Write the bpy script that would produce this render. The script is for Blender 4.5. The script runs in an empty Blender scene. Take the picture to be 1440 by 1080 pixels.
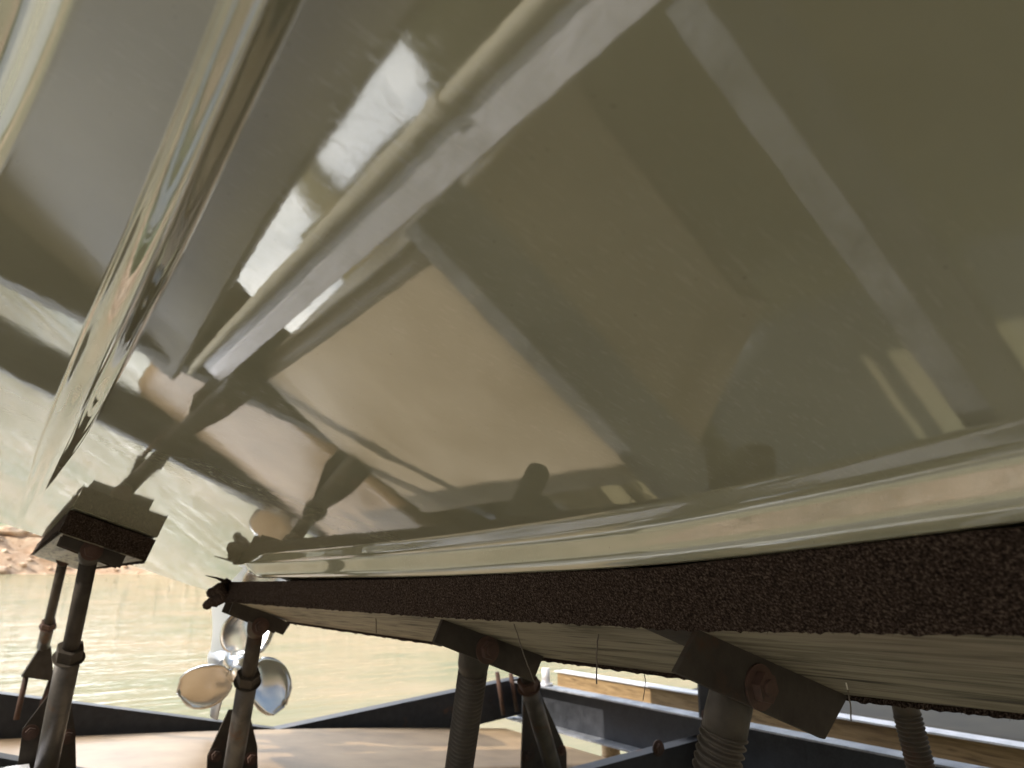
import bpy, bmesh, math, random
from mathutils import Vector, Matrix, noise
random.seed(7)
R = math.radians
SC = bpy.context.scene
COL = SC.collection

# ------------------------------------------------------------------ frames
# "lift frame": origin at the viewer, +Y aft along the boat, +X to starboard, +Z up.
# The whole lift sits stern-down by TILT, WH is the height of the origin above the water.
TILT = R(-1.25); WH = 1.55
ROT = Matrix.Rotation(TILT, 3, 'X')
def W(p): return ROT @ Vector(p) + Vector((0, 0, WH))
PITCH = math.atan(275/1000); YAW = math.atan(.725*math.cos(PITCH))
FWD = Vector((math.sin(YAW)*math.cos(PITCH), math.cos(YAW)*math.cos(PITCH), math.sin(PITCH)))
RT = Vector((math.cos(YAW), -math.sin(YAW), 0)); UP = RT.cross(FWD)
def at(x, y, Y):
    """point of the cross-section plane Y=const seen at photo pixel x,y"""
    v = FWD + RT*((x-720)/1000) + UP*((540-y)/1000)
    return v*(Y/v.y)

# ------------------------------------------------------------------ camera
cam = bpy.data.cameras.new('camera'); camo = bpy.data.objects.new('camera', cam); COL.objects.link(camo)
m3 = ROT @ Matrix((RT, UP, -FWD)).transposed()
camo.matrix_world = Matrix.Translation(W((0, 0, 0))) @ m3.to_4x4()
cam.sensor_width = 36; cam.lens = 25.0; cam.clip_start = .01; cam.clip_end = 5000
cam.dof.use_dof = True; cam.dof.focus_distance = .85; cam.dof.aperture_fstop = 9.0
SC.camera = camo

# ------------------------------------------------------------------ light
SUN = Vector((-.78, .03, .61)).normalized()
elev = math.asin(SUN.z); azim = math.atan2(SUN.x, SUN.y)
world = bpy.data.worlds.new('World'); SC.world = world; world.use_nodes = True
nt = world.node_tree; nt.nodes.clear()
wo = nt.nodes.new('ShaderNodeOutputWorld'); bg = nt.nodes.new('ShaderNodeBackground')
sky = nt.nodes.new('ShaderNodeTexSky'); sky.sky_type = 'NISHITA'; sky.sun_disc = False
sky.sun_elevation = elev; sky.sun_rotation = azim; sky.dust_density = 1.5
tc = nt.nodes.new('ShaderNodeTexCoord'); mp = nt.nodes.new('ShaderNodeMapping'); mp.inputs['Scale'].default_value = (1, 1, 2.2)
cn = nt.nodes.new('ShaderNodeTexNoise'); cn.inputs['Scale'].default_value = 2.3; cn.inputs['Detail'].default_value = 9; cn.inputs['Roughness'].default_value = .58
cr = nt.nodes.new('ShaderNodeValToRGB'); cr.color_ramp.elements[0].position = .40; cr.color_ramp.elements[1].position = .60
cn2 = nt.nodes.new('ShaderNodeTexNoise'); cn2.inputs['Scale'].default_value = 5; cn2.inputs['Detail'].default_value = 7
cr2 = nt.nodes.new('ShaderNodeValToRGB'); cr2.color_ramp.elements[0].position = .3; cr2.color_ramp.elements[1].position = .7
cr2.color_ramp.elements[0].color = (3, 3.3, 3.8, 1); cr2.color_ramp.elements[1].color = (9, 9, 8.8, 1)
mx = nt.nodes.new('ShaderNodeMix'); mx.data_type = 'RGBA'; mx.clamp_result = False
L = nt.links.new
L(tc.outputs['Generated'], mp.inputs[0]); L(mp.outputs[0], cn.inputs[0]); L(mp.outputs[0], cn2.inputs[0])
L(cn.outputs[0], cr.inputs[0]); L(cn2.outputs[0], cr2.inputs[0]); L(cr.outputs[0], mx.inputs[0])
L(sky.outputs[0], mx.inputs[6]); L(cr2.outputs[0], mx.inputs[7]); 
# towering sunlit cloud bank astern
dp = nt.nodes.new('ShaderNodeVectorMath'); dp.operation = 'DOT_PRODUCT'; dp.inputs[1].default_value = Vector((-.08, .72, .70)).normalized()
L(tc.outputs['Generated'], dp.inputs[0])
ma = nt.nodes.new('ShaderNodeMapRange'); ma.interpolation_type = 'SMOOTHSTEP'; ma.inputs[1].default_value = .84; ma.inputs[2].default_value = .97
L(dp.outputs['Value'], ma.inputs[0])
cn3 = nt.nodes.new('ShaderNodeTexNoise'); cn3.inputs['Scale'].default_value = 4.5; cn3.inputs['Detail'].default_value = 8; cn3.inputs['Roughness'].default_value = .55; cn3.inputs['Distortion'].default_value = .6
L(tc.outputs['Generated'], cn3.inputs[0])
cr3 = nt.nodes.new('ShaderNodeValToRGB'); e_ = cr3.color_ramp.elements; e_[0].position = .36; e_[0].color = (8, 18, 40, 1); e_[1].position = .45; e_[1].color = (85, 93, 105, 1)
e2_ = e_.new(.62); e2_.color = (190, 191, 190, 1)
L(cn3.outputs[0], cr3.inputs[0])
mx2 = nt.nodes.new('ShaderNodeMix'); mx2.data_type = 'RGBA'; mx2.clamp_result = False
L(ma.outputs[0], mx2.inputs[0]); L(mx.outputs[2], mx2.inputs[6]); L(cr3.outputs[0], mx2.inputs[7]); L(mx2.outputs[2], bg.inputs[0]); L(bg.outputs[0], wo.inputs[0])
bg.inputs[1].default_value = .07
sl = bpy.data.lights.new('sun', 'SUN'); sl.energy = 5; sl.angle = R(.5); sl.color = (1, .93, .82)
so = bpy.data.objects.new('sun', sl); COL.objects.link(so); so.rotation_euler = SUN.to_track_quat('Z', 'Y').to_euler(); so.location = (-6, 4, 8)
SC.view_settings.view_transform = 'Standard'; SC.view_settings.look = 'None'; SC.view_settings.exposure = .45; SC.view_settings.gamma = 1
try: SC.view_settings.use_curve_mapping = False
except Exception: pass
SC.render.engine = 'CYCLES'
SC.cycles.max_bounces = 8; SC.cycles.glossy_bounces = 6; SC.cycles.diffuse_bounces = 4
SC.cycles.sample_clamp_indirect = 6; SC.cycles.blur_glossy = .6

# ------------------------------------------------------------------ materials
MATS = {}
def mat(name, col, rough=.6, metal=0, ior=1.5, spec=.5):
    m = bpy.data.materials.new(name); m.use_nodes = True
    b = m.node_tree.nodes['Principled BSDF']
    b.inputs['Base Color'].default_value = (*col, 1); b.inputs['Roughness'].default_value = rough
    b.inputs['Metallic'].default_value = metal; b.inputs['IOR'].default_value = ior; b.inputs['Specular IOR Level'].default_value = spec
    MATS[name] = m; return m
class NB:
    """tiny node helper"""
    def __init__(s, m): s.m = m; s.t = m.node_tree; s.b = s.t.nodes['Principled BSDF']
    def n(s, k, **kw):
        q = s.t.nodes.new(k)
        for a, v in kw.items(): setattr(q, a, v)
        return q
    def coords(s, scale=(1, 1, 1)):
        c = s.n('ShaderNodeNewGeometry'); mp = s.n('ShaderNodeMapping'); mp.inputs['Scale'].default_value = scale
        s.t.links.new(c.outputs['Position'], mp.inputs[0]); return mp.outputs[0]
    def noise(s, vec, scale, detail=4, rough=.5, dist=0):
        q = s.n('ShaderNodeTexNoise'); q.inputs['Scale'].default_value = scale; q.inputs['Detail'].default_value = detail
        q.inputs['Roughness'].default_value = rough; q.inputs['Distortion'].default_value = dist
        s.t.links.new(vec, q.inputs[0]); return q.outputs[0]
    def ramp(s, f, stops):
        q = s.n('ShaderNodeValToRGB'); e = q.color_ramp.elements
        while len(e) < len(stops): e.new(.5)
        for el, (p, c) in zip(e, stops):
            el.position = p; el.color = (*c, 1) if len(c) == 3 else c
        s.t.links.new(f, q.inputs[0]); return q.outputs[0]
    def mix(s, f, a, b, blend='MIX'):
        q = s.n('ShaderNodeMix', data_type='RGBA', blend_type=blend)
        for sock, v in ((q.inputs[0], f), (q.inputs[6], a), (q.inputs[7], b)):
            if hasattr(v, 'links') or hasattr(v, 'is_linked'): s.t.links.new(v, sock)
            elif isinstance(v, (int, float)): sock.default_value = v
            else: sock.default_value = (*v, 1)
        return q.outputs[2]
    def math(s, op, a, b=0.):
        q = s.n('ShaderNodeMath', operation=op)
        for i, v in enumerate((a, b)):
            if isinstance(v, (int, float)): q.inputs[i].default_value = v
            else: s.t.links.new(v, q.inputs[i])
        return q.outputs[0]
    def bump(s, h, strength, dist=.01, prev=None):
        q = s.n('ShaderNodeBump'); q.inputs['Strength'].default_value = strength; q.inputs['Distance'].default_value = dist
        s.t.links.new(h, q.inputs['Height'])
        if prev is not None: s.t.links.new(prev, q.inputs['Normal'])
        return q.outputs[0]
    def set(s, k, v): s.t.links.new(v, s.b.inputs[k])
g3 = lambda v: (v, v, v)

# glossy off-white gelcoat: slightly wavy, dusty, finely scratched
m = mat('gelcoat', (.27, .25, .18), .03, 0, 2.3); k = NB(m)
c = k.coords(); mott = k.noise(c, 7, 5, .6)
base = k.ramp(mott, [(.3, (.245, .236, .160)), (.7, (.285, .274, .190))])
sc1 = k.noise(k.coords((3, 160, 60)), 5, 2, .5, .4); scr = k.ramp(sc1, [(.62, g3(0)), (.65, g3(1))])
patch = k.ramp(k.noise(c, 4.5, 2), [(.47, g3(0)), (.62, g3(1))])
scr2 = k.mix(1., scr, patch, 'MULTIPLY')
spk = k.ramp(k.noise(c, 420, 1, .4), [(.20, g3(1)), (.215, g3(0))])
base = k.mix(k.math('MULTIPLY', scr2, .28), base, (.42, .40, .33))
base = k.mix(k.math('MULTIPLY', spk, .6), base, (.12, .10, .07))
k.set('Base Color', base)
k.set('Roughness', k.mix(k.math('MULTIPLY', scr2, .5), k.mix(k.ramp(k.noise(c, 3.3, 5, .6), [(.45, g3(0)), (.7, g3(1))]), g3(.022), g3(.075)), g3(.3)))
w1 = k.bump(k.noise(c, 7, 1, .4), .10, .0020)
w2 = k.bump(k.noise(k.coords((1, .7, 1)), 55, 3, .55), .10, .00038, w1)
k.set('Normal', w2)

# galvanised steel
def galv(name, lo, hi, rough, metal=.75):
    m = mat(name, hi, rough, metal); k = NB(m); c = k.coords()
    v = k.n('ShaderNodeTexVoronoi'); v.inputs['Scale'].default_value = 120; k.t.links.new(c, v.inputs[0])
    f = k.math('ADD', k.math('MULTIPLY', k.noise(c, 14, 6, .65), .8), k.math('MULTIPLY', v.outputs['Distance'], .25))
    k.set('Base Color', k.ramp(f, [(.35, lo), (.7, hi)]))
    k.set('Roughness', k.ramp(f, [(.3, g3(rough-.1)), (.7, g3(rough+.15))]))
    k.set('Normal', k.bump(f, .2, .002)); return m
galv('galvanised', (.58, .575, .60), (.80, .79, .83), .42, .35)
galv('beam_web', (.022, .024, .030), (.05, .053, .062), .5, .4)  # darker zinc for the side beam's web, the boat's shade put into the colour
galv('galvanised_dull', (.22, .23, .25), (.42, .43, .46), .5)
def rusty(name, a, b, rust, thr, rough=.65, metal=.3):
    m = mat(name, a, rough, metal); k = NB(m); c = k.coords()
    f = k.noise(c, 22, 7, .65); r = k.ramp(k.noise(c, 9, 6, .7), [(thr, g3(0)), (thr+.1, g3(1))])
    k.set('Base Color', k.mix(r, k.ramp(f, [(.3, a), (.7, b)]), rust))
    k.set('Normal', k.bump(k.noise(c, 160, 5, .6), .35, .0015)); return m
rusty('brown_steel', (.032, .026, .021), (.058, .048, .038), (.06, .034, .022), .57, .75, 0)
for _n in ('brown_steel',): MATS[_n].node_tree.nodes['Principled BSDF'].inputs['Specular IOR Level'].default_value = .12
rusty('tube_steel', (.045, .04, .036), (.09, .08, .07), (.08, .045, .028), .55, .42, .5)
rusty('thread_steel', (.032, .026, .02), (.065, .053, .04), (.06, .033, .02), .55)
rusty('dark_steel', (.016, .017, .021), (.035, .035, .04), (.07, .036, .024), .60, .55)
rusty('rust', (.05, .027, .019), (.09, .045, .03), (.035, .022, .016), .5, .85, .1)

# stainless propeller
m = mat('stainless', (.70, .71, .72), .2, 1); k = NB(m); k.set('Normal', k.bump(k.noise(k.coords(), 30, 3), .06, .004))
mat('drive_grey', (.35, .37, .40), .35, .3)
# carpet
m = mat('carpet', (.035, .024, .018), .95); k = NB(m); c = k.coords()
f = k.noise(c, 420, 5, .75)
k.set('Base Color', k.ramp(f, [(.38, (.009, .006, .005)), (.52, (.042, .029, .022)), (.64, (.15, .11, .085))]))
k.set('Normal', k.bump(f, 1, .004)); k.b.inputs['Specular IOR Level'].default_value = .02
# treated lumber: grain runs along Y
def wood(name, a, b, dark, spec=.3):
    m = mat(name, a, .7, 0, 1.5, spec); k = NB(m); c = k.coords((1, .09, 1))
    g = k.noise(c, 38, 6, .6, 1.6); g2 = k.noise(k.coords((1, .03, 1)), 240, 4, .6, .3)
    f = k.math('ADD', k.math('MULTIPLY', g, .7), k.math('MULTIPLY', g2, .4))
    base = k.ramp(f, [(.42, dark), (.50, a), (.62, b)])
    v = k.n('ShaderNodeTexVoronoi'); v.inputs['Scale'].default_value = 6.5; k.t.links.new(k.coords((1, .7, 1)), v.inputs[0])
    kn = k.ramp(v.outputs['Distance'], [(.04, g3(1)), (.09, g3(0))])
    st = k.ramp(k.noise(k.coords((1, .3, 1)), 6, 4), [(.55, g3(0)), (.75, g3(1))])
    base = k.mix(k.math('MULTIPLY', st, .4), base, (.14, .085, .06)); base = k.mix(kn, base, (.03, .018, .012))
    ck = k.ramp(k.noise(k.coords((1, .07, 1)), 26, 3, .5), [(.655, g3(0)), (.675, g3(1))]); base = k.mix(k.math('MULTIPLY', ck, .8), base, (.02, .014, .01))
    k.set('Base Color', base); k.set('Normal', k.bump(f, .35, .003)); return m
wood('lumber', (.135, .115, .075), (.23, .20, .14), (.04, .032, .02))
wood('dock_timber', (.22, .14, .065), (.30, .20, .10), (.13, .08, .04))
wood('walkway_timber', (.11, .085, .055), (.16, .125, .08), (.06, .046, .032))
# moulded tank
m = mat('tank_shell', (.44, .33, .22), .42); k = NB(m); c = k.coords()
k.set('Base Color', k.ramp(k.noise(c, 5, 6, .6), [(.3, (.18, .12, .062)), (.5, (.25, .165, .088)), (.7, (.29, .20, .11))])); k.set('Normal', k.bump(k.noise(c, 60, 4), .15, .002))
m = mat('pontoon_shell', (.12, .095, .06), .45); k = NB(m); k.set('Base Color', k.ramp(k.noise(k.coords(), 3, 6, .6), [(.3, (.04, .032, .022)), (.7, (.085, .07, .045))]))
m = mat('brightened_tank_shell', (.52, .43, .31), .42); k = NB(m); k.set('Base Color', k.ramp(k.noise(k.coords(), 4, 6, .6), [(.3, (.44, .35, .24)), (.7, (.60, .50, .37))]))  # tank shell copy, brightness put into its colour to lift its hull reflection
mat('pvc', (.50, .46, .35), .4)
mat('thread', (.10, .08, .06), .8); mat('wire', (.55, .5, .42), .5)
m = mat('trim', (.025, .025, .028), .5)
# rock, bank, leaves
m = mat('rock', (.42, .34, .27), .9); k = NB(m); c = k.coords()
k.set('Base Color', k.ramp(k.noise(c, .9, 7, .7), [(.3, (.42, .27, .18)), (.5, (.66, .48, .34)), (.7, (.80, .68, .55))])); k.set('Normal', k.bump(k.noise(c, 1.5, 8, .7), .6, .3))
m = mat('bank', (.4, .3, .2), .95); k = NB(m); c = k.coords()
z = k.n('ShaderNodeSeparateXYZ'); k.t.links.new(k.n('ShaderNodeNewGeometry').outputs['Position'], z.inputs[0])
hf = k.math('ADD', z.outputs[2], k.math('MULTIPLY', k.noise(c, .12, 5), 5))
soil = k.ramp(k.noise(c, .6, 8, .7), [(.3, (.46, .27, .16)), (.5, (.66, .46, .31)), (.7, (.76, .60, .44))])
grass = k.ramp(k.noise(c, .5, 6, .7), [(.3, (.045, .085, .025)), (.7, (.12, .17, .06))])
k.set('Base Color', k.mix(k.ramp(k.math('MULTIPLY', hf, .1), [(.80, g3(0)), (.95, g3(1))]), soil, grass)); k.set('Normal', k.bump(k.noise(c, 1.2, 8, .7), .8, .4))
m = mat('leaves', (.06, .11, .03), .7); k = NB(m)
k.set('Base Color', k.ramp(k.noise(k.coords(), .35, 5, .7), [(.3, (.03, .07, .02)), (.7, (.11, .17, .05))]))
mat('bark', (.12, .09, .06), .9)
# water: silty body colour under a rippled mirror surface
m = mat('water', (.27, .25, .14), .02, 0, 1.7); k = NB(m); c = k.coords()
k.set('Base Color', k.ramp(k.noise(c, .35, 5, .6), [(.35, (.26, .27, .16)), (.65, (.42, .34, .21))]))
rip = k.noise(k.coords((.45, 1.5, 1)), 3.2, 3, .5, .3); fine = k.noise(k.coords((.5, 1.4, 1)), 13, 3, .55)
gp = k.n('ShaderNodeNewGeometry'); ln = k.n('ShaderNodeVectorMath', operation='LENGTH'); k.t.links.new(gp.outputs['Position'], ln.inputs[0])
mr = k.n('ShaderNodeMapRange'); mr.inputs[1].default_value = 4; mr.inputs[2].default_value = 14; mr.inputs[3].default_value = .12; mr.inputs[4].default_value = 1
k.t.links.new(ln.outputs['Value'], mr.inputs[0])      # water in the lee of the lift lies calmer
rip2 = k.noise(k.coords((.22, 1.2, 1)), 1.6, 4, .6, .5)
nrm = k.bump(k.math('MULTIPLY', fine, mr.outputs[0]), .22, .03, k.bump(k.math('MULTIPLY', rip, mr.outputs[0]), .20, .14, k.bump(k.math('MULTIPLY', rip2, mr.outputs[0]), .14, .25)))
k.set('Normal', nrm); k.b.inputs['Specular IOR Level'].default_value = 0; k.b.inputs['Roughness'].default_value = 1
gl = k.n('ShaderNodeBsdfGlossy'); gl.inputs['Roughness'].default_value = .015; k.t.links.new(nrm, gl.inputs['Normal'])
fr = k.n('ShaderNodeFresnel'); fr.inputs[0].default_value = 1.33; k.t.links.new(nrm, fr.inputs['Normal'])
fac = k.math('ADD', k.math('MULTIPLY', fr.outputs[0], .48), .20)
ms = k.n('ShaderNodeMixShader'); k.t.links.new(fac, ms.inputs[0]); k.t.links.new(k.b.outputs[0], ms.inputs[1]); k.t.links.new(gl.outputs[0], ms.inputs[2])
k.t.links.new(ms.outputs[0], k.t.nodes['Material Output'].inputs['Surface'])

# ------------------------------------------------------------------ mesh helpers
class MB:
    def __init__(s): s.v = []; s.f = []; s.sm = []
    def add(s, vs, fs, smooth=False):
        o = len(s.v); s.v += [Vector(a) for a in vs]; s.f += [[i+o for i in q] for q in fs]; s.sm += [smooth]*len(fs); return s
    def hexa(s, c8):
        return s.add(c8, [(0, 3, 2, 1), (4, 5, 6, 7), (0, 1, 5, 4), (1, 2, 6, 5), (2, 3, 7, 6), (3, 0, 4, 7)])
    def box(s, c, ax, ay, az):
        c, ax, ay, az = map(Vector, (c, ax, ay, az))
        return s.hexa([c+a*ax+b*ay+d*az for d in (-1, 1) for a, b in ((-1, -1), (1, -1), (1, 1), (-1, 1))])
    def prism(s, pts, off):
        off = Vector(off); n = len(pts); pts = [Vector(p) for p in pts]
        return s.add(pts+[p+off for p in pts], [list(range(n))[::-1], list(range(n, 2*n))]+[(i, (i+1) % n, (i+1) % n+n, i+n) for i in range(n)])
    def rings(s, rs, close=True, cap=True, smooth=True):
        n = len(rs[0]); vs = [p for r in rs for p in r]; fs = []
        for a in range(len(rs)-1):
            for i in range(n if close else n-1):
                j = (i+1) % n; fs.append((a*n+i, a*n+j, (a+1)*n+j, (a+1)*n+i))
        o = len(s.v); s.add(vs, fs, smooth)
        if cap: s.f += [[o+i for i in range(n)][::-1], [o+(len(rs)-1)*n+i for i in range(n)]]; s.sm += [False, False]
        return s
    def lathe(s, p0, axis, prof, n=16, smooth=True, ph=0):
        p0 = Vector(p0); a = Vector(axis).normalized(); e = a.orthogonal().normalized(); g = a.cross(e)
        return s.rings([[p0+a*h+(e*math.cos(ph+2*math.pi*i/n)+g*math.sin(ph+2*math.pi*i/n))*r for i in range(n)] for h, r in prof], smooth=smooth)
    def cyl(s, p0, p1, r, n=16, r2=None, smooth=True, ph=0):
        p0 = Vector(p0); p1 = Vector(p1); d = p1-p0
        return s.lathe(p0, d, [(0, r), (d.length, r if r2 is None else r2)], n, smooth, ph)
    def tube(s, pts, r, n=8):
        pts = [Vector(p) for p in pts]; rs = []
        for i, p in enumerate(pts):
            d = (pts[min(i+1, len(pts)-1)]-pts[max(i-1, 0)]).normalized(); e = d.cross(Vector((0, 0, 1)))
            if e.length < .2: e = d.cross(Vector((0, 1, 0)))
            e.normalize(); g = d.cross(e); rr = r[i] if isinstance(r, (list, tuple)) else r
            rs.append([p+(e*math.cos(2*math.pi*k/n)+g*math.sin(2*math.pi*k/n))*rr for k in range(n)])
        return s.rings(rs)
    def build(s, name, material, parent=None, world=False, bevel=0, fix=True):
        """vertices are lift-frame unless world=True; origin goes to the bottom centre"""
        vs = [v.copy() if world else W(v) for v in s.v]
        lo = Vector(min(v[i] for v in vs) for i in range(3)); hi = Vector(max(v[i] for v in vs) for i in range(3))
        base = Vector(((lo.x+hi.x)/2, (lo.y+hi.y)/2, lo.z))
        me = bpy.data.meshes.new(name); me.from_pydata([v-base for v in vs], [], s.f)
        me.polygons.foreach_set('use_smooth', s.sm); me.materials.append(MATS[material])
        if bevel or fix:
            bm = bmesh.new(); bm.from_mesh(me)
            if fix: bmesh.ops.recalc_face_normals(bm, faces=bm.faces)
            bm.to_mesh(me); bm.free()
        o = bpy.data.objects.new(name, me); COL.objects.link(o)
        if bevel:
            b = o.modifiers.new('bevel', 'BEVEL'); b.width = bevel; b.segments = 2; b.limit_method = 'ANGLE'
        if parent is not None:
            o.parent = parent; o.location = base-absloc(parent)
        else: o.location = base
        return o
def absloc(o):
    p = Vector(o.location)
    while o.parent is not None: o = o.parent; p += Vector(o.location)
    return p
def tag(o, label=None, cat=None, group=None, kind=None):
    for a, v in (('label', label), ('category', cat), ('group', group), ('kind', kind)):
        if v: o[a] = v
    return o
def thing(name, loc, label, cat, group=None):
    o = bpy.data.objects.new(name, None); COL.objects.link(o); o.location = W(loc); o.empty_display_size = .1
    return tag(o, label, cat, group)
def interp(tab, y):
    if y <= tab[0][0]: return tab[0][1]
    for (a, p), (b, q) in zip(tab, tab[1:]):
        if y <= b:
            t = (y-a)/(b-a); return p+(q-p)*t
    return tab[-1][1]
def smoothtab(tab, y, w=.12):
    return sum(interp(tab, y+d*w) for d in (-1, -.6, -.3, 0, .3, .6, 1))/7

# ------------------------------------------------------------------ setting: water, banks, rocks, woods
g = MB(); n = 48; S = 420.
rs = []
g.add([(S*(i/n*2-1), S*(j/n*2-1), 0) for j in range(n+1) for i in range(n+1)], [(j*(n+1)+i, j*(n+1)+i+1, (j+1)*(n+1)+i+1, (j+1)*(n+1)+i) for j in range(n) for i in range(n)])
tag(g.build('water', 'water', world=True), 'calm silty green tan lake water', kind='structure')
def bank_h(r, a):
    d = r-(88+9*math.sin(a*2+1.3)+5*math.sin(a*5)+2*math.sin(a*13))
    if d < 0: return max(-2.5, d*.25)
    h = 4.2*(1-math.exp(-d/5))+.055*d+13*(1-math.cos(min(1, d/260)*math.pi))/2*(1+.5*math.sin(a*3+.7))
    return h+(noise.noise(Vector((r*.35*math.cos(a), r*.35*math.sin(a), 3)))*.9+noise.noise(Vector((r*.09*math.cos(a), r*.09*math.sin(a), 8)))*1.8)*min(1, d/4)
g = MB(); rr = [70+i*1.1 for i in range(45)]+[120+i*12 for i in range(26)]; NA = 400
g.rings([[Vector((r*math.sin(2*math.pi*j/NA), r*math.cos(2*math.pi*j/NA), bank_h(r, 2*math.pi*j/NA))) for j in range(NA)] for r in rr], cap=False)
tag(g.build('shore_bank', 'bank', world=True, fix=False), 'reddish earth and rubble lake bank rising to grassy hills', kind='structure')
def blob(g, c, r, sq, seed, sub=2):
    bm = bmesh.new(); bmesh.ops.create_icosphere(bm, subdivisions=sub, radius=1)
    g.add([Vector(c)+Vector((v.co.x*r*sq[0], v.co.y*r*sq[1], v.co.z*r*sq[2]))*(1+.45*noise.noise(v.co*1.3+Vector((seed, 0, 0)))) for v in bm.verts],
          [[v.index for v in f.verts] for f in bm.faces]); bm.free()
def shore_r(a):
    return 88+9*math.sin(a*2+1.3)+5*math.sin(a*5)+2*math.sin(a*13)
g = MB()
for i in range(1500):
    a = random.uniform(-.7, 1.3); r = shore_r(a)+random.uniform(-.6, 14)**1.0
    blob(g, (r*math.sin(a), r*math.cos(a), bank_h(r, a)), random.uniform(.12, .5), (1, 1, .6), i, 1)
tag(g.build('shore_rubble', 'rock', world=True, fix=False), 'pale rubble strewn along the sunlit lake bank', 'rubble', kind='stuff')
for i in range(12):
    a = -.06+.017*i+random.uniform(-.004, .004); r = shore_r(a)+random.uniform(.5, 9); g = MB()
    blob(g, (r*math.sin(a), r*math.cos(a), bank_h(r, a)), random.uniform(.7, 1.3), (1.4, 1, .6), i*7, 3)
    tag(g.build('boulder', 'rock', world=True, fix=False), ['largest','small rounded','flat grey','pinkish','half sunken','leaning','square edged','low broad','pale cream','upper','rough topped','rightmost'][i]+' weathered boulder on the far lake bank', 'boulder', 'boulders along the far lake bank')
g = MB()
for i in range(620):
    a = random.uniform(0, 2*math.pi); r = shore_r(a)+random.uniform(12, 60); h = random.uniform(5, 11); b = bank_h(r, a)
    for q in range(34):
        f = random.random(); w = h*.33*math.sqrt(max(.05, 1-(2*f-.9)**2)); t = random.uniform(0, 6.3)
        c = Vector((r*math.sin(a)+w*math.cos(t), r*math.cos(a)+w*math.sin(t), b+h*(.15+.85*f))); s_ = random.uniform(.5, 1.1)
        e = Vector((random.gauss(0, 1), random.gauss(0, 1), random.gauss(0, 1))).normalized(); u_ = e.orthogonal().normalized()*s_; v_ = e.cross(u_)
        g.add([c-u_, c-v_*.7, c+u_*.8, c+v_], [(0, 1, 2, 3)])
tag(g.build('woodland', 'leaves', world=True, fix=False), 'green wooded hillside above the lake bank', 'woodland', kind='stuff')

# ------------------------------------------------------------------ boat
DR = R(18.3); TD = math.tan(DR); CD = math.cos(DR); SD = math.sin(DR)
U = Vector((CD, 0, -SD)); NN = Vector((-SD, 0, -CD)); H0 = Vector((0, 0, .2))
def HS(u, t, Y): return H0+U*u+NN*t+Vector((0, Y, 0))      # along the bottom, down from it, aft
YS = [-3.2, -2.6, -2, -1.5, -1.1, -.8, -.6, -.45]+[-.35+.02*i for i in range(95)]+[1.6+.07*i for i in range(25)]
YS = [y for y in YS if y < 3.32]+[3.33]
boat = thing('boat', (1.0, 0, -.2), 'underside of a glossy olive grey fibreglass motorboat resting on carpeted bunks', 'boat')
def bowcurve(Y):      # the bottom sweeps up forward of the viewer
    return 0 if Y > -.5 else (-.5-Y)**2*.05
chine = [(-3, .03), (-.2, .012), (.1, .008), (.254, .001), (.449, -.032), (.75, -.08), (1.2, -.125), (2, -.18), (3.4, -.22)]
s2r = [(-3, .050), (.19, .052), (.335, .058), (.54, .062), (1.09, .069), (2, .062), (3.15, .046), (3.4, .043)]
s2l = [(-3, .034), (.2, .032), (.37, .031), (.587, .026), (1.2, .019), (2.2, .022), (3.4, .030)]
s1t = [(-3, .40), (-.4, .405), (0, .415), (.14, .438), (.31, .474), (.53, .503), (.94, .522), (1.4, .524), (2.1, .518)]
def cu(Y): return smoothtab(chine, Y)/CD
def a2(Y): return smoothtab(s2l, Y)/CD
def b2(Y): return smoothtab(s2r, Y)/CD
def c1(Y): return smoothtab(s1t, Y)
# bottom panels, strakes and topsides meet edge to edge
def sheet(name, secf, ys=YS):
    g = MB(); g.rings([[p+Vector((0, 0, bowcurve(Y))) for p in secf(Y)] for Y in ys], close=False, cap=False)
    return g.build(name, 'gelcoat', boat, fix=False)
def sec_side(Y):
    # rounded chine, then flared topside
    c = cu(Y); pts = []; r = .012
    p = HS(c, 0, Y); pts.append(p)
    for i in range(24):      # convex roll, then a hollow, then the flared side
        a = R(60)*math.sin(min(1, i/11)*math.pi/2) if i < 12 else R(60)-R(41)*(1-math.cos((i-11)/12*math.pi))/2
        p = p-U*math.cos(a)*.0019-NN*math.sin(a)*.0019; pts.append(p)
    d = (-(U*math.cos(R(19)))-NN*math.sin(R(19)))
    pts += [p+d*.05, p+d*.12]
    p = pts[-1]; d = Vector((-.42, 0, .9))
    pts += [p+d*.15, p+d*.4, p+d*.7]
    return pts
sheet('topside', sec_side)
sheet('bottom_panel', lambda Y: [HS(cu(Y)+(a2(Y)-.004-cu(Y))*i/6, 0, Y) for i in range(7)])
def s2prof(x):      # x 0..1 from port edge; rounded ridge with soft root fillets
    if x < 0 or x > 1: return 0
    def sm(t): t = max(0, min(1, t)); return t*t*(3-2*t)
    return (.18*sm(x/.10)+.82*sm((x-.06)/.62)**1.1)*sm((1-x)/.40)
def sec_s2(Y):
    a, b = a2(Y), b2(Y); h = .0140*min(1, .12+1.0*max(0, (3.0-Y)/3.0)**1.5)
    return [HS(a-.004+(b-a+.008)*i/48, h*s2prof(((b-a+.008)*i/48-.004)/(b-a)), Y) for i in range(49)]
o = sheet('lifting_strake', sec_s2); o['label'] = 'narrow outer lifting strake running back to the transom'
sheet('bottom_panel', lambda Y: [HS((b2(Y)+.004)+(c1(Y)-.012-b2(Y)-.004)*i/16, 0, Y) for i in range(17)])
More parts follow.
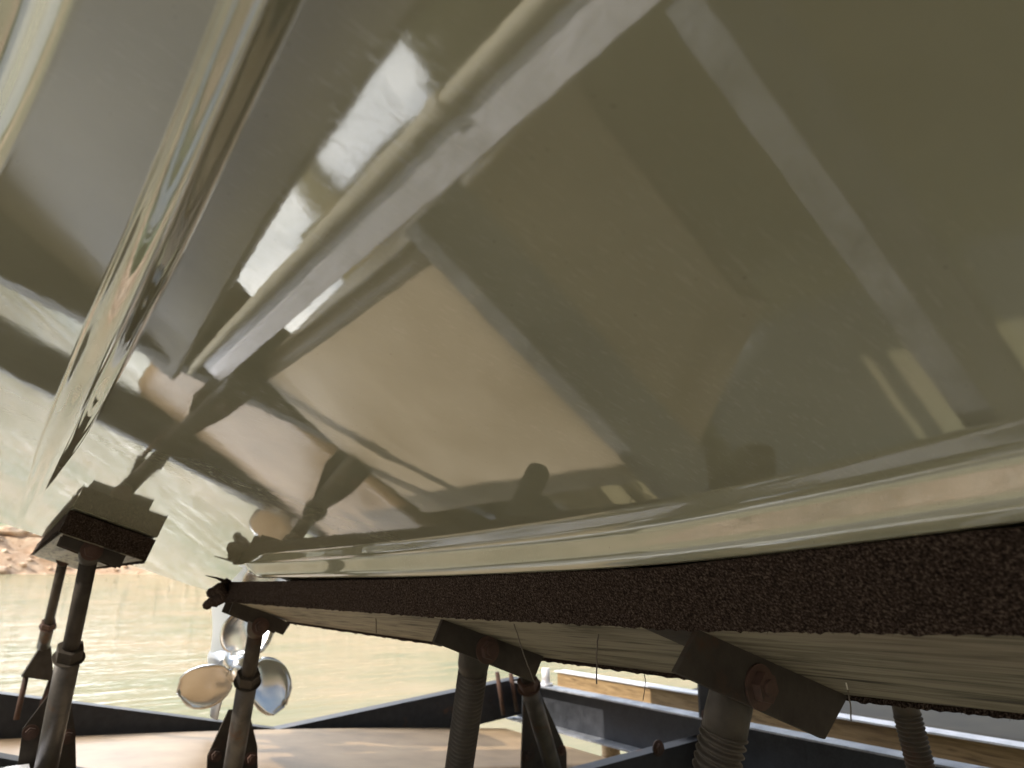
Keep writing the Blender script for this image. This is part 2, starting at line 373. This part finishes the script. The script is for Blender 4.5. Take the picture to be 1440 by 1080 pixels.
def sec_s1(Y):
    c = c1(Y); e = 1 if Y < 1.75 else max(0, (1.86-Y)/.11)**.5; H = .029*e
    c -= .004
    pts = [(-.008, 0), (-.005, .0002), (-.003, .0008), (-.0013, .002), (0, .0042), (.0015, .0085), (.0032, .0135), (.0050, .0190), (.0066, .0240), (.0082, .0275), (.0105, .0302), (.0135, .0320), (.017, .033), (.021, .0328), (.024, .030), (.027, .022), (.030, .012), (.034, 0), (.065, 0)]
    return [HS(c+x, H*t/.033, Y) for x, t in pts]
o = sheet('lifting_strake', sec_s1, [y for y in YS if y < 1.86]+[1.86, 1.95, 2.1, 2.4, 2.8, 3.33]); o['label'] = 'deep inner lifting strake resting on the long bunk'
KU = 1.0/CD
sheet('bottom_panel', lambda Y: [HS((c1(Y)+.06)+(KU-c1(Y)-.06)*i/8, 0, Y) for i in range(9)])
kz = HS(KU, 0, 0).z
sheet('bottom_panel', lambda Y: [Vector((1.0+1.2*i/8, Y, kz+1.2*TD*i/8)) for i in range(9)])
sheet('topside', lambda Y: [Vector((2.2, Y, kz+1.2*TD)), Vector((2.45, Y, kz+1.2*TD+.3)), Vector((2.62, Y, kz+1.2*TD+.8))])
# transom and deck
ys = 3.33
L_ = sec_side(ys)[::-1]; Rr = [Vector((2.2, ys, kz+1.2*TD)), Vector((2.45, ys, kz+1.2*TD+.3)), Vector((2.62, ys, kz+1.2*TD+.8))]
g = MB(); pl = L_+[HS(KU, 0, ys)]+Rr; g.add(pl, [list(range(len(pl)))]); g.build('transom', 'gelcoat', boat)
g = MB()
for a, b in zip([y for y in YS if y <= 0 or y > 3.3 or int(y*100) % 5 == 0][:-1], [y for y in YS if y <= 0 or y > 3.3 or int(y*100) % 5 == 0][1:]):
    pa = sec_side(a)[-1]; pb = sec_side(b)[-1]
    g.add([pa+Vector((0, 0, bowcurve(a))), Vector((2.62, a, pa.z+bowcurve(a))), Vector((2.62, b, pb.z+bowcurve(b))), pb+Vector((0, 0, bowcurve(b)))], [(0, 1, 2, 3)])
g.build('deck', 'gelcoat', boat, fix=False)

# forward-facing twin propellers on the drive leg
def propeller(c, R_, ph, hand, hubr):
    c = Vector(c); ax = Vector((-.10, -1, -.02)).normalized(); e = ax.cross(Vector((0, 0, 1))).normalized(); f = e.cross(ax).normalized()
    g = MB(); g.lathe(c, ax, [(-.10, hubr*1.02), (-.06, hubr*1.05), (0, hubr), (.05, hubr*.86), (.075, hubr*.62), (.088, hubr*.3), (.092, .002)], 28)
    hub = g.build('propeller', 'stainless', boat)
    for b in range(3):
        g = MB(); rings = []; N = 14; Mn = 12
        for i in range(N+1):
            t = i/N; r = hubr*.8+(R_-hubr*.8)*t
            half = R_*.54*math.sqrt(max(0, 1-(2*(t*.93+.10)-1.06)**2))*(.95 if t < .97 else .75)+.004; pit = R(58-34*t)*hand
            row = []
            for j in range(Mn+1):
                s = j/Mn*2-1; cam_ = .03*(1-s*s)*R_/.2; sk = .22*t*t
                th = ph+b*2*math.pi/3+(s*half*math.cos(pit))/max(r, hubr*1.3)+sk*hand
                row.append(c+ax*(s*half*math.sin(pit)*.8-cam_*.6+.01)+(e*math.cos(th)+f*math.sin(th))*r)
            rings.append(row)
        g.rings(rings, close=False, cap=False)
        o = g.build('blade', 'stainless', hub, fix=False)
        s_ = o.modifiers.new('thick', 'SOLIDIFY'); s_.thickness = .006; s_.offset = 0
pc = at(340, 938, 3.42)
propeller(pc, .265, R(88), 1, .07)
g = MB()
prof = [(-.17, .045), (-.05, .06), (.10, .062), (.25, .045), (.36, .012)]
g.lathe(pc+Vector((0, .30, 0)), (.1, 1, 0), prof, 20)
def foil(z, x, y0, y1, w):
    return [Vector((x+w*math.sin(math.pi*k/10), y0+(y1-y0)*(1-math.cos(math.pi*k/10))/2, z)) for k in range(11)]+[Vector((x-w*math.sin(math.pi*k/10), y0+(y1-y0)*(1-math.cos(math.pi*k/10))/2, z)) for k in range(9, 0, -1)]
g.rings([foil(pc.z+dz, pc.x+dx, pc.y+a, pc.y+b, w) for dz, dx, a, b, w in ((-.02, 0, .2, .5, .045), (.12, 0, .17, .50, .045), (.2, 0, .05, .56, .05), (.34, 0, .02, .6, .07), (.6, 0, .0, .7, .10))])
g.rings([foil(pc.z-.02, pc.x, pc.y+.22, pc.y+.45, .03), foil(pc.z-.26, pc.x, pc.y+.32, pc.y+.46, .008)])
g.build('drive_leg', 'drive_grey', boat)

# ------------------------------------------------------------------ lift frame
lift = thing('boat_lift', (1.2, 1.6, -.9), 'dark galvanised steel lift frame with V shaped crossbeams below the boat', 'boat lift')
def crossbeam(pts, Y, depth, wid, matn, top=.008, name='crossbeam', lip=True):
    """channel beam across the lift following pts (X,Z of its top), web at Y facing forward"""
    g = MB()
    for (x0, z0), (x1, z1) in zip(pts, pts[1:]):
        a = Vector((x0, Y, z0)); b = Vector((x1, Y, z1)); dn = Vector((0, 0, -depth)); th = Vector((0, .008, 0))
        g.hexa([a+dn, b+dn, b+dn+th, a+dn+th, a-Vector((0, 0, top)), b-Vector((0, 0, top)), b-Vector((0, 0, top))+th, a-Vector((0, 0, top))+th])
        f = Vector((0, wid, 0)); t = Vector((0, 0, -top)); lp = Vector((0, -.003, 0))
        g.hexa([a+t+lp, b+t+lp, b+t+f, a+t+f, a+lp, b+lp, b+f, a+f])
        g.hexa([a+dn+t+lp, b+dn+t+lp, b+dn+t+f, a+dn+t+f, a+dn+lp, b+dn+lp, b+dn+f, a+dn+f])
    return g.build(name, matn, lift)
SN = 1.2; SF = 1.12
NEARB = [(x*SN, z*SN) for x, z in [(-.75, -.135), (-.02, -.363), (.49, -.522), (1.10, -.712), (1.53, -.662), (2.53, -.612)]]
crossbeam(NEARB, 2.13*SN, .27, .075, 'dark_steel')
FARB = [(x*SF, z*SF) for x, z in [(-.75, -.25), (-.04, -.405), (1.19, -.678), (2.6, -.552)]]
crossbeam(FARB, 3.62*SF, .21, .09, 'dark_steel')
crossbeam([(.17, -.50), (2.60, -.56)], 1.12, .15, .05, 'galvanised_dull')
crossbeam([(.17, -.50), (2.60, -.56)], .43, .15, .045, 'galvanised_dull')
crossbeam([(.17, -.50), (2.50, -.56)], -.6, .15, .10, 'galvanised_dull')
def longbeam(x0, x1, z, y0, y1, depth, matn, name='side_beam', flange=-1, w=.09, web=None):
    g = MB(); t = .008
    for dz in (0, -depth): g.hexa([(x0, y0, z+dz-t), (x0+w*flange, y0, z+dz-t), (x1+w*flange, y1, z+dz-t), (x1, y1, z+dz-t), (x0, y0, z+dz), (x0+w*flange, y0, z+dz), (x1+w*flange, y1, z+dz), (x1, y1, z+dz)])
    f = g.build(name, matn, lift); g = MB()
    g.hexa([(x0-.001*flange, y0, z-depth), (x0+.007*flange, y0, z-depth), (x1+.007*flange, y1, z-depth), (x1-.001*flange, y1, z-depth), (x0-.001*flange, y0, z-t), (x0+.007*flange, y0, z-t), (x1+.007*flange, y1, z-t), (x1-.001*flange, y1, z-t)])
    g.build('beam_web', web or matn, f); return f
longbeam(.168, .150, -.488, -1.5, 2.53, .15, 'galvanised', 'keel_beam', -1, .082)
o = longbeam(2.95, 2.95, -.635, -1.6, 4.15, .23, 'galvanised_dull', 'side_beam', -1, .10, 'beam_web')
# air pipe beside the keel beam, with a coupling
g = MB(); g.cyl((.070, -1.5, -.475), (.055, 2.6, -.475), .016, 16); g.lathe((.062, .82, -.475), (0, 1, 0), [(0, .022), (.035, .022)], 16); g.build('air_pipe', 'pvc', lift)
def bolt(c, axis, r, h, matn, parent, name='bolt', washer=True):
    g = MB(); axis = Vector(axis).normalized(); c = Vector(c)
    if washer: g.cyl(c, c+axis*h*.22, r*1.45, 20)
    g.cyl(c+axis*h*.2, c+axis*h, r, 6, smooth=False); g.cyl(c+axis*h*.9, c+axis*h*1.25, r*.55, 12)
    return g.build(name, matn, parent)
# rusty flange bosses and bolts on the webs
for (x, y, Y, r) in ((925, 1052, 2.552, .024), (992, 1006, 2.50, .02)):
    bolt(at(x, y, Y), (0, -1, 0), r, -.004 if r > .03 else .02, 'rust', lift, 'bolt')
bolt(Vector((2.94, 3.95, -.74)), (-1, 0, 0), .024, .03, 'rust', lift)
for (y_, z_) in ((3.78, -.635), ):
    g = MB(); g.cyl((2.90, y_, z_), (2.90, y_, z_+.10), .025, 14); g.cyl((2.90, y_, z_), (2.90, y_, z_+.014), .045, 6); g.build('bolt', 'galvanised', lift)
# corner plates where the near crossbeam meets the side beam
pA = at(985, 960, 2.10)
g = MB(); g.prism([at(983, 955, 2.51), at(1010, 962, 2.51), at(1028, 1100, 2.51), at(990, 1100, 2.51)], (0, .012, 0)); g.build('corner_plate', 'dark_steel', lift)
g = MB(); g.prism([at(1012, 962, 2.46), at(1024, 967, 2.46), at(1050, 1100, 2.46), at(1030, 1100, 2.46)], (0, .02, 0)); g.build('corner_plate', 'galvanised_dull', lift)

# ------------------------------------------------------------------ flotation tanks
def tank(name, x0, xe, y0, y1, ztop, zbot, slope, label, crown=.02, r=.10, matn='tank_shell', flare=0):
    def ring(y, ins, dz):
        x1 = xe+flare*max(0, y-1.25)
        out = []; N = 10; top = []
        for i in range(N+1):
            a = math.pi/2*i/N; top.append((x0+ins+r*(1-math.sin(a)) if False else x0+ins+r-r*math.cos(a), -r+r*math.sin(a)))
        for i in range(1, 13): top.append((x0+ins+r+(x1-x0-2*ins-2*r)*i/13, crown*math.sin(math.pi*i/13)))
        for i in range(N, -1, -1):
            a = math.pi/2*i/N; top.append((x1-ins-r+r*math.cos(a), -r+r*math.sin(a)))
        pts = [Vector((x, y, ztop+slope*x+z-dz)) for x, z in top]
        return pts+[Vector((x1-ins, y, zbot)), Vector((x0+ins, y, zbot))]
    g = MB(); rs = []
    for i in range(9):
        a = math.pi/2*i/8; rs.append(ring(y0+r*(1-math.sin(a)), r*.6*(1-math.sin(a)), r*(1-math.cos(math.pi/2-a)) if False else r*(1-math.sin(a))*.9))
    n = 12
    for i in range(1, n): rs.append(ring(y0+r+(y1-y0-2*r)*i/n, 0, 0))
    for i in range(8, -1, -1):
        a = math.pi/2*i/8; rs.append(ring(y1-r*(1-math.sin(a)), r*.6*(1-math.sin(a)), r*(1-math.sin(a))*.9))
    g.rings(rs); o = g.build(name, matn)
    return tag(o, label, 'tank', 'moulded flotation tanks of the lift' if name == 'flotation_tank' else None)
tank('flotation_tank', .20, 1.06, 1.2, 2.44, -.560, -1.35, -.05, 'tan moulded flotation tank in front of the near crossbeam, mirrored in the hull', r=.07, matn='brightened_tank_shell')
tank('flotation_tank', -.125, 2.82, 2.78, 3.98, -.650, -.92, -.088, 'wide tan moulded flotation tank between the near and far crossbeams')
tag(tank('pontoon', -1.9, -.042, -2.6, 2.72, -.44, -.475, 0, 'dark brown moulded pontoon floating beside the lift, mirrored in the hull', flare=.055, r=.012, crown=.004, matn='pontoon_shell'), cat='pontoon')

# starboard dock: long timber, grey fender slab
dock = thing('dock', (3.1, 1.5, -.8), 'brown timber dock edge with a sunlit top beyond the lift at right', 'dock')
g = MB(); g.box((3.35, .6, -.685), (.025, 0, 0), (0, 3.6, 0), (0, 0, .06)); g.build('fascia_board', 'dock_timber', dock)
g = MB(); g.box((3.36, .6, -.621), (.05, 0, 0), (0, 3.62, 0), (0, 0, .004)); g.build('sunlit_edge', 'galvanised', dock)  # added pale strip, standing in for sunlight along the timber's top
for yy in (-2.2, -1.0, .2, 1.4, 2.6, 3.8): g = MB(); g.cyl((3.44, yy, -2.6), (3.44, yy, -.64), .06, 14); g.build('pile', 'dock_timber', dock)
fl = tank('float', 3.62, 4.7, 1.25, 3.3, -.66, -1.65, 0, 'grey moulded float beyond the brown dock timber at right', matn='pontoon_shell'); fl['category'] = 'float'

# ------------------------------------------------------------------ bunks
def bunk(name, label, ul, ur, Y0, Y1, ttf, tbf, dens, ovf=lambda Y: 0):
    tt = ttf(Y1); tb = tbf(Y1)
    b = thing(name, HS((ul(Y0)+ur(Y0))/2, tb, (Y0+Y1)/2), label, 'bunk', 'carpeted bunks under the hull')
    # plank
    g = MB(); N = 40; rs = []
    for i in range(N+1):
        Y = Y0+.006+(Y1-Y0-.012)*i/N; tt = ttf(Y); tb = tbf(Y); a, c = ul(Y)+.006, ur(Y)-.006
        rs.append([HS(a, tt+.006, Y), HS(c, tt+.006, Y), HS(c, tb, Y), HS(a, tb, Y)])
    g.rings(rs, smooth=False); g.build('plank', 'lumber', b)
    # carpet wrapping top, both sides and near end; lower hem ragged
    g = MB(); rows = []; ys = []; y = Y0
    while y < Y1: ys.append(y); y += dens*(1+max(0, y)*1.6)
    ys.append(Y1)
    ns = 26
    def pt(path, Y):
        a, c = ul(Y), ur(Y); lo = tbf(Y)+.004; tt = ttf(Y); ov = ovf(Y)
        # path 0..1: left hem up, across the top, right side down
        l1 = lo-tt; l2 = c-a; tot = 2*l1+l2; s = path*tot
        if s < l1: return HS(a-ov*s/l1, lo-s, Y), -U
        if s < l1+l2: return HS(a-ov+(s-l1)*(1+ov/l2), tt, Y), -NN
        return HS(c, tt+(s-l1-l2), Y), U
    for Y in ys:
        a, c = ul(Y), ur(Y); l1 = tbf(Y)+.004-ttf(Y); tot = 2*l1+c-a; row = []
        nl = ns; fr = [l1*i/nl for i in range(nl+1)]+[l1+(c-a)*i/8 for i in range(1, 9)]+[l1+c-a+l1*i/8 for i in range(1, 9)]
        for i, s in enumerate(fr):
            p, nn = pt(s/tot*.99999, Y)
            q = random.random(); n1 = noise.noise(p*230)
            row.append(p+nn*(.0012*n1+.0016*q*(1 if i <= nl+1 else .5))+(NN*(random.random()**2*.0022) if i in (0, len(fr)-1) else Vector()))
        rows.append(row)
    g.rings(rows, close=False, cap=False, smooth=True); o = g.build('carpet', 'carpet', b, fix=False)
    # folded carpet over the ends
    for Y, s in ((Y0, -1), (Y1, 1)):
        g = MB(); n1, n2 = 30, 10; pts = []; tt = ttf(Y); tb = tbf(Y)
        for j in range(n2+1):
            for i in range(n1+1):
                u = ul(Y)+(ur(Y)-ul(Y))*i/n1; t = tt+(tb*.98-tt)*j/n2
                pts.append(HS(u, t, Y)+Vector((0, s*(.004+.003*random.random()+.004*noise.noise(Vector((u*30, t*30, Y)))), 0)))
        g.add(pts, [(j*(n1+1)+i, j*(n1+1)+i+1, (j+1)*(n1+1)+i+1, (j+1)*(n1+1)+i) for j in range(n2) for i in range(n1)], True)
        g.build('carpet_end', 'carpet', b, fix=False)
    # far-side hem fibres hanging below the plank
    g = MB()
    Y = Y0+.01
    while Y < Y1:
        for hem in (ur(Y), ul(Y)):
            p = HS(hem+random.uniform(-.004, .002), tbf(Y), Y); l = random.uniform(.002, .007); sid = Vector((random.uniform(-.4, .4), random.uniform(-1, 1), 0)).normalized()*.0012
            q = p+NN*l+Vector((random.uniform(-.3, .3), random.uniform(-1, 1), 0))*l*.8
            g.add([p-sid-NN*.004, p+sid-NN*.004, q], [(0, 1, 2)])
        Y += .0022*(1+max(0, Y)*.6)
    tag(g.build('carpet_fibres', 'carpet', b, fix=False), kind='stuff')
    return b
def ul1(Y): return interp([(-.9, .50), (.19, .545), (.45, .576), (1.0, .590), (2.05, .572)], Y)
def ur1(Y): return ul1(Y)+interp([(.25, .26), (1.0, .245), (2.05, .20)], Y)
def tb1(Y): return interp([(.2, .060), (2.05, .079)], Y)
inner = bunk('bunk', 'long wide carpeted bunk under the deep strake, running from near right to the propeller', ul1, ur1, -.9, 2.16, lambda Y: interp([(.2, .0275), (2.05, .028)], Y), tb1, .0028, lambda Y: interp([(.15, .075), (.5, .055), (1.0, .04), (2.05, .0)], Y))
uo = at(98, 716, 2.0)
outer = bunk('bunk', 'short outer carpeted bunk at the far left, seen end-on', lambda Y: .118+.004*Y, lambda Y: .318+.004*Y, 1.98, 3.80, lambda Y: .004, lambda Y: .058, .006)
g = MB()
for k_ in range(3):
    pts = [HS(ul1(2.1)-.012+.01*math.sin(a*2+k_), .03+.05*a/5+.01*k_, 2.13+.03*k_+.03*math.cos(a)) for a in [q*.5 for q in range(11)]]
    g.tube(pts, [.013+.004*math.sin(i*1.7+k_) for i in range(11)], 8)
g.tube([HS(ul1(2.1)-.01, .03, 2.15), HS(ul1(2.1)-.03, .027, 2.17), HS(ul1(2.1)-.055, .028, 2.2)], [.006, .003, .001], 6)
g.build('carpet_fold', 'carpet', inner)
# brackets: bent angle plates under the plank
def bracket(par, quad, Y, thick, foot, boltc, br):
    tl, tr, br_, bl = [at(*q, Y) for q in quad]
    g = MB(); g.prism([tl, tr, br_, bl], (0, thick, 0))
    u_ = (tr-tl).normalized(); d_ = (bl-tl).normalized()
    # foot plate under the timber and rear leg of the U bracket
    g.hexa([tl+Vector((0, thick, 0)), tr+Vector((0, thick, 0)), tr+Vector((0, foot, 0)), tl+Vector((0, foot, 0)), tl+d_*.006+Vector((0, thick, 0)), tr+d_*.006+Vector((0, thick, 0)), tr+d_*.006+Vector((0, foot, 0)), tl+d_*.006+Vector((0, foot, 0))])
    if Y > 1.5: g.prism([tl+Vector((0, foot, 0)), tr+Vector((0, foot, 0)), br_+Vector((0, foot, 0)), bl+Vector((0, foot, 0))], (0, thick, 0))
    o = g.build('bracket', 'brown_steel', par, bevel=.001)
    bolt(at(*boltc, Y), (0, -1, 0), br, .012, 'rust', o)
    return o
bracket(inner, [(985, 881), (1194, 978), (1161, 1040), (951, 946)], .471, .007, .073, (1067, 966), .0148)
bracket(inner, [(626, 863), (765, 922), (750, 959), (610, 903)], .99, .007, .072, (685, 914), .0145)
bracket(inner, [(330, 842), (409, 877), (398, 893), (322, 862)], 2.04, .006, .075, (366, 881), .016)
bracket(outer, [(93, 742), (179, 778), (169, 799), (82, 766)], 2.00, .006, .075, (129, 774), .017)
bracket(outer, [(70, 766), (119, 784), (114, 799), (63, 779)], 3.50, .006, .075, (90, 786), .02)

# loose threads hanging from the carpet hem
def thr(pts, Y, r, matn):
    P = [at(x, y, Y) for x, y in pts]; Q = []
    for i in range(len(P)-1):
        for t in range(4): Q.append(P[i].lerp(P[i+1], t/4)+Vector((random.uniform(-1, 1), random.uniform(-1, 1), 0))*r*.4)
    Q.append(P[-1]); g = MB(); g.tube(Q, r, 6); g.build('loose_thread', matn, inner)
thr([(720, 868), (727, 890), (735, 915), (742, 935), (752, 960)], .80, .0008, 'thread')
thr([(844, 869), (841, 895), (839, 925), (839, 962)], .66, .0009, 'thread')
thr([(527, 861), (529, 875), (529, 892)], 1.28, .001, 'thread')
thr([(1178, 878), (1180, 905), (1184, 935), (1192, 970)], .43, .0007, 'wire')
thr([(1272, 880), (1274, 905), (1271, 931)], .35, .0005, 'wire')
thr([(905, 940), (908, 960), (904, 985)], .80, .0006, 'thread')
thr([(1192, 970), (1196, 990), (1197, 1014)], .43, .0007, 'thread')

# ------------------------------------------------------------------ adjustable posts
def post(label, eye, nutp, foot, Y, Yf, rod_r, tube_r, threads, gus=None, Yg=None, boltp=(), side='bunk'):
    """eye bolt head at `eye`, threaded rod down to nut, square tube below; all in the plane Y"""
    E_ = at(*eye, Y); F_ = at(*foot, Yf)
    best = min((( (lambda v: (v-FWD*0))(E_.lerp(F_, q/400)), q) for q in range(400)), key=lambda w: abs((540-1000*(w[0]@UP)/(w[0]@FWD))-nutp[1])); N_ = best[0]
    t = thing('bunk_post', F_, label, 'post', 'adjustable posts under the bunks')
    ax = (F_-E_).normalized(); s = ax.cross(Vector((0, 1, 0))).normalized(); e = s.cross(ax).normalized()
    if e.y < 0: e = -e
    g = MB(); # eye: flattened paddle tapering to the rod
    hw = rod_r*1.18; rs = []
    for h, w, th in ((-.018, .004, .004), (-.016, hw*.7, rod_r*.5), (-.008, hw*1.05, rod_r*.62), (.012, hw*1.1, rod_r*.68), (.032, hw*1.05, rod_r*.8), (.05, rod_r*.98, rod_r*.98)):
        rs.append([E_+ax*h*rod_r/.02+s*math.cos(2*math.pi*k_/20)*w+e*(math.sin(2*math.pi*k_/20)*th+rod_r*1.2) for k_ in range(20)])
    g.rings(rs); eyeo = g.build('eye', 'thread_steel', t)
    off = e*rod_r*1.2; top = E_+ax*.048*rod_r/.02+off; bot = N_+off
    g = MB(); Ld = (bot-top).length
    if threads:
        pitch = .0062*rod_r/.02*1.12; nseg = int(Ld/pitch*6); NV = 22; rs = []
        for i in range(nseg+1):
            h = i/6*pitch; ring = []
            for k_ in range(NV):
                a = 2*math.pi*k_/NV; ph = ((h/pitch)-a/(2*math.pi)) % 1; tri = 1-abs(ph*2-1)
                rr = rod_r*(.84+.21*tri**1.0)
                ring.append(top+ax*h+(s*math.cos(a)+e*math.sin(a))*rr)
            rs.append(ring)
        g.rings(rs, smooth=True)
    else: g.cyl(top, bot, rod_r, 20)
    g.build('threaded_rod', 'thread_steel' if threads else 'brown_steel', t)
    if tube_r:
        g = MB(); g.cyl(bot-ax*.0, bot+ax*tube_r*1.15, tube_r*1.16, 6, smooth=False, ph=.3); g.cyl(bot+ax*tube_r*1.15, bot+ax*tube_r*1.24, tube_r*1.34, 20); g.build('nut', 'rust' if side == 'r' else 'brown_steel', t, bevel=.001)
        g = MB(); g.cyl(bot+ax*tube_r*1.2, F_+off, tube_r, 24); g.build('tube', 'tube_steel', t)
    if gus:
        g = MB(); g.prism([at(*q, Yg) for q in gus], (0, .008, 0)); gp = g.build('gusset', 'brown_steel', t)
        for bp in boltp: bolt(at(*bp, Yg), (0, -1, 0), .014, .014, 'rust', gp)
    return t
post('thick threaded bunk post nearest the viewer, under the largest bracket', (1067, 966), (1036, 1112), (1035.9, 1114), .471, .50, .023, 0, True)
post('threaded bunk post at centre under the second bracket', (685, 914), (656, 1110), (655.9, 1112), .99, 1.12, .0235, 0, True)
post('rusty bunk post in front of the propeller, screwed into a tube', (366, 881), (349, 955), (325, 1120), 2.04, 2.47, .0205, .028, False,
     [(322, 998), (350, 998), (362, 1050), (363, 1110), (290, 1110), (292, 1063)], 2.54, [(303, 1062), (353, 1067)])
post('leaning brown bunk post at the far left under the short bunk', (129, 775), (94, 918), (58, 1120), 2.00, 2.47, .0195, .028, False,
     [(70, 975), (97, 965), (106, 1030), (108, 1110), (20, 1110), (32, 1025)], 2.54, [(43, 1030), (95, 1036)])
p = post('thin back bunk post at the far left with a wedge shaped foot', (90, 787), (69, 880), (60, 915), 3.50, 3.9, .019, .025, False, side='r')
g = MB(); g.prism([at(58, 908, 3.93), at(72, 909, 3.93), at(76, 958, 3.93), at(30, 952, 3.93)], (0, .06, 0)); g.build('foot_plate', 'brown_steel', p)
for a, b in (((37, 950), (23, 1012)), ((73, 954), (52, 1012))):
    g = MB(); g.cyl(at(*a, 3.98), at(*b, 3.98), .012, 10); g.build('clamp_bolt', 'rust', p)
post('grey tube bunk post right of centre behind the threaded post', (732, 900), (738, 960), (795, 1120), 2.06, 2.47, .022, .032, False,
     [(737, 985), (760, 975), (790, 1040), (797, 1058), (797, 1110), (733, 1110), (734, 1060)], 2.54, [(742, 1062), (790, 1055)], side='r')
post('dark threaded post at the lower right in front of the brown timber', (1286, 960), (1345, 1180), (1350, 1210), .62, .62, .0205, 0, True)
g = MB()
for a, b in (((699, 945), (708, 1005)), ((718, 947), (727, 1000))):
    g.cyl(at(*a, 4.0), at(*b, 4.0), .014, 10)
g.build('clamp_bolt', 'rust', lift)
# starboard bunks on the other side of the keel
def ulr(Y): return 0
def sbunk(Y0, Y1):
    b = thing('bunk', (1.55, (Y0+Y1)/2, kz+.2), 'carpeted bunk on the far side of the keel, mostly hidden behind the long bunk', 'bunk', 'carpeted bunks under the hull')
    d = Vector((CD, 0, SD)); nn = Vector((SD, 0, -CD)); P = Vector((1.30, 0, kz+.30*TD))
    g = MB(); g.hexa([P+nn*t+d*u_+Vector((0, Y, 0)) for t in (.058, .012) for u_, Y in ((.004, Y0), (.22, Y0), (.22, Y1), (.004, Y1))]); g.build('plank', 'lumber', b)
    g = MB(); g.hexa([P+nn*t+d*u_+Vector((0, Y, 0)) for t in (.05, .006) for u_, Y in ((0, Y0-.005), (.225, Y0-.005), (.225, Y1+.005), (0, Y1+.005))]); g.build('carpet', 'carpet', b)
sbunk(-.9, 2.2)
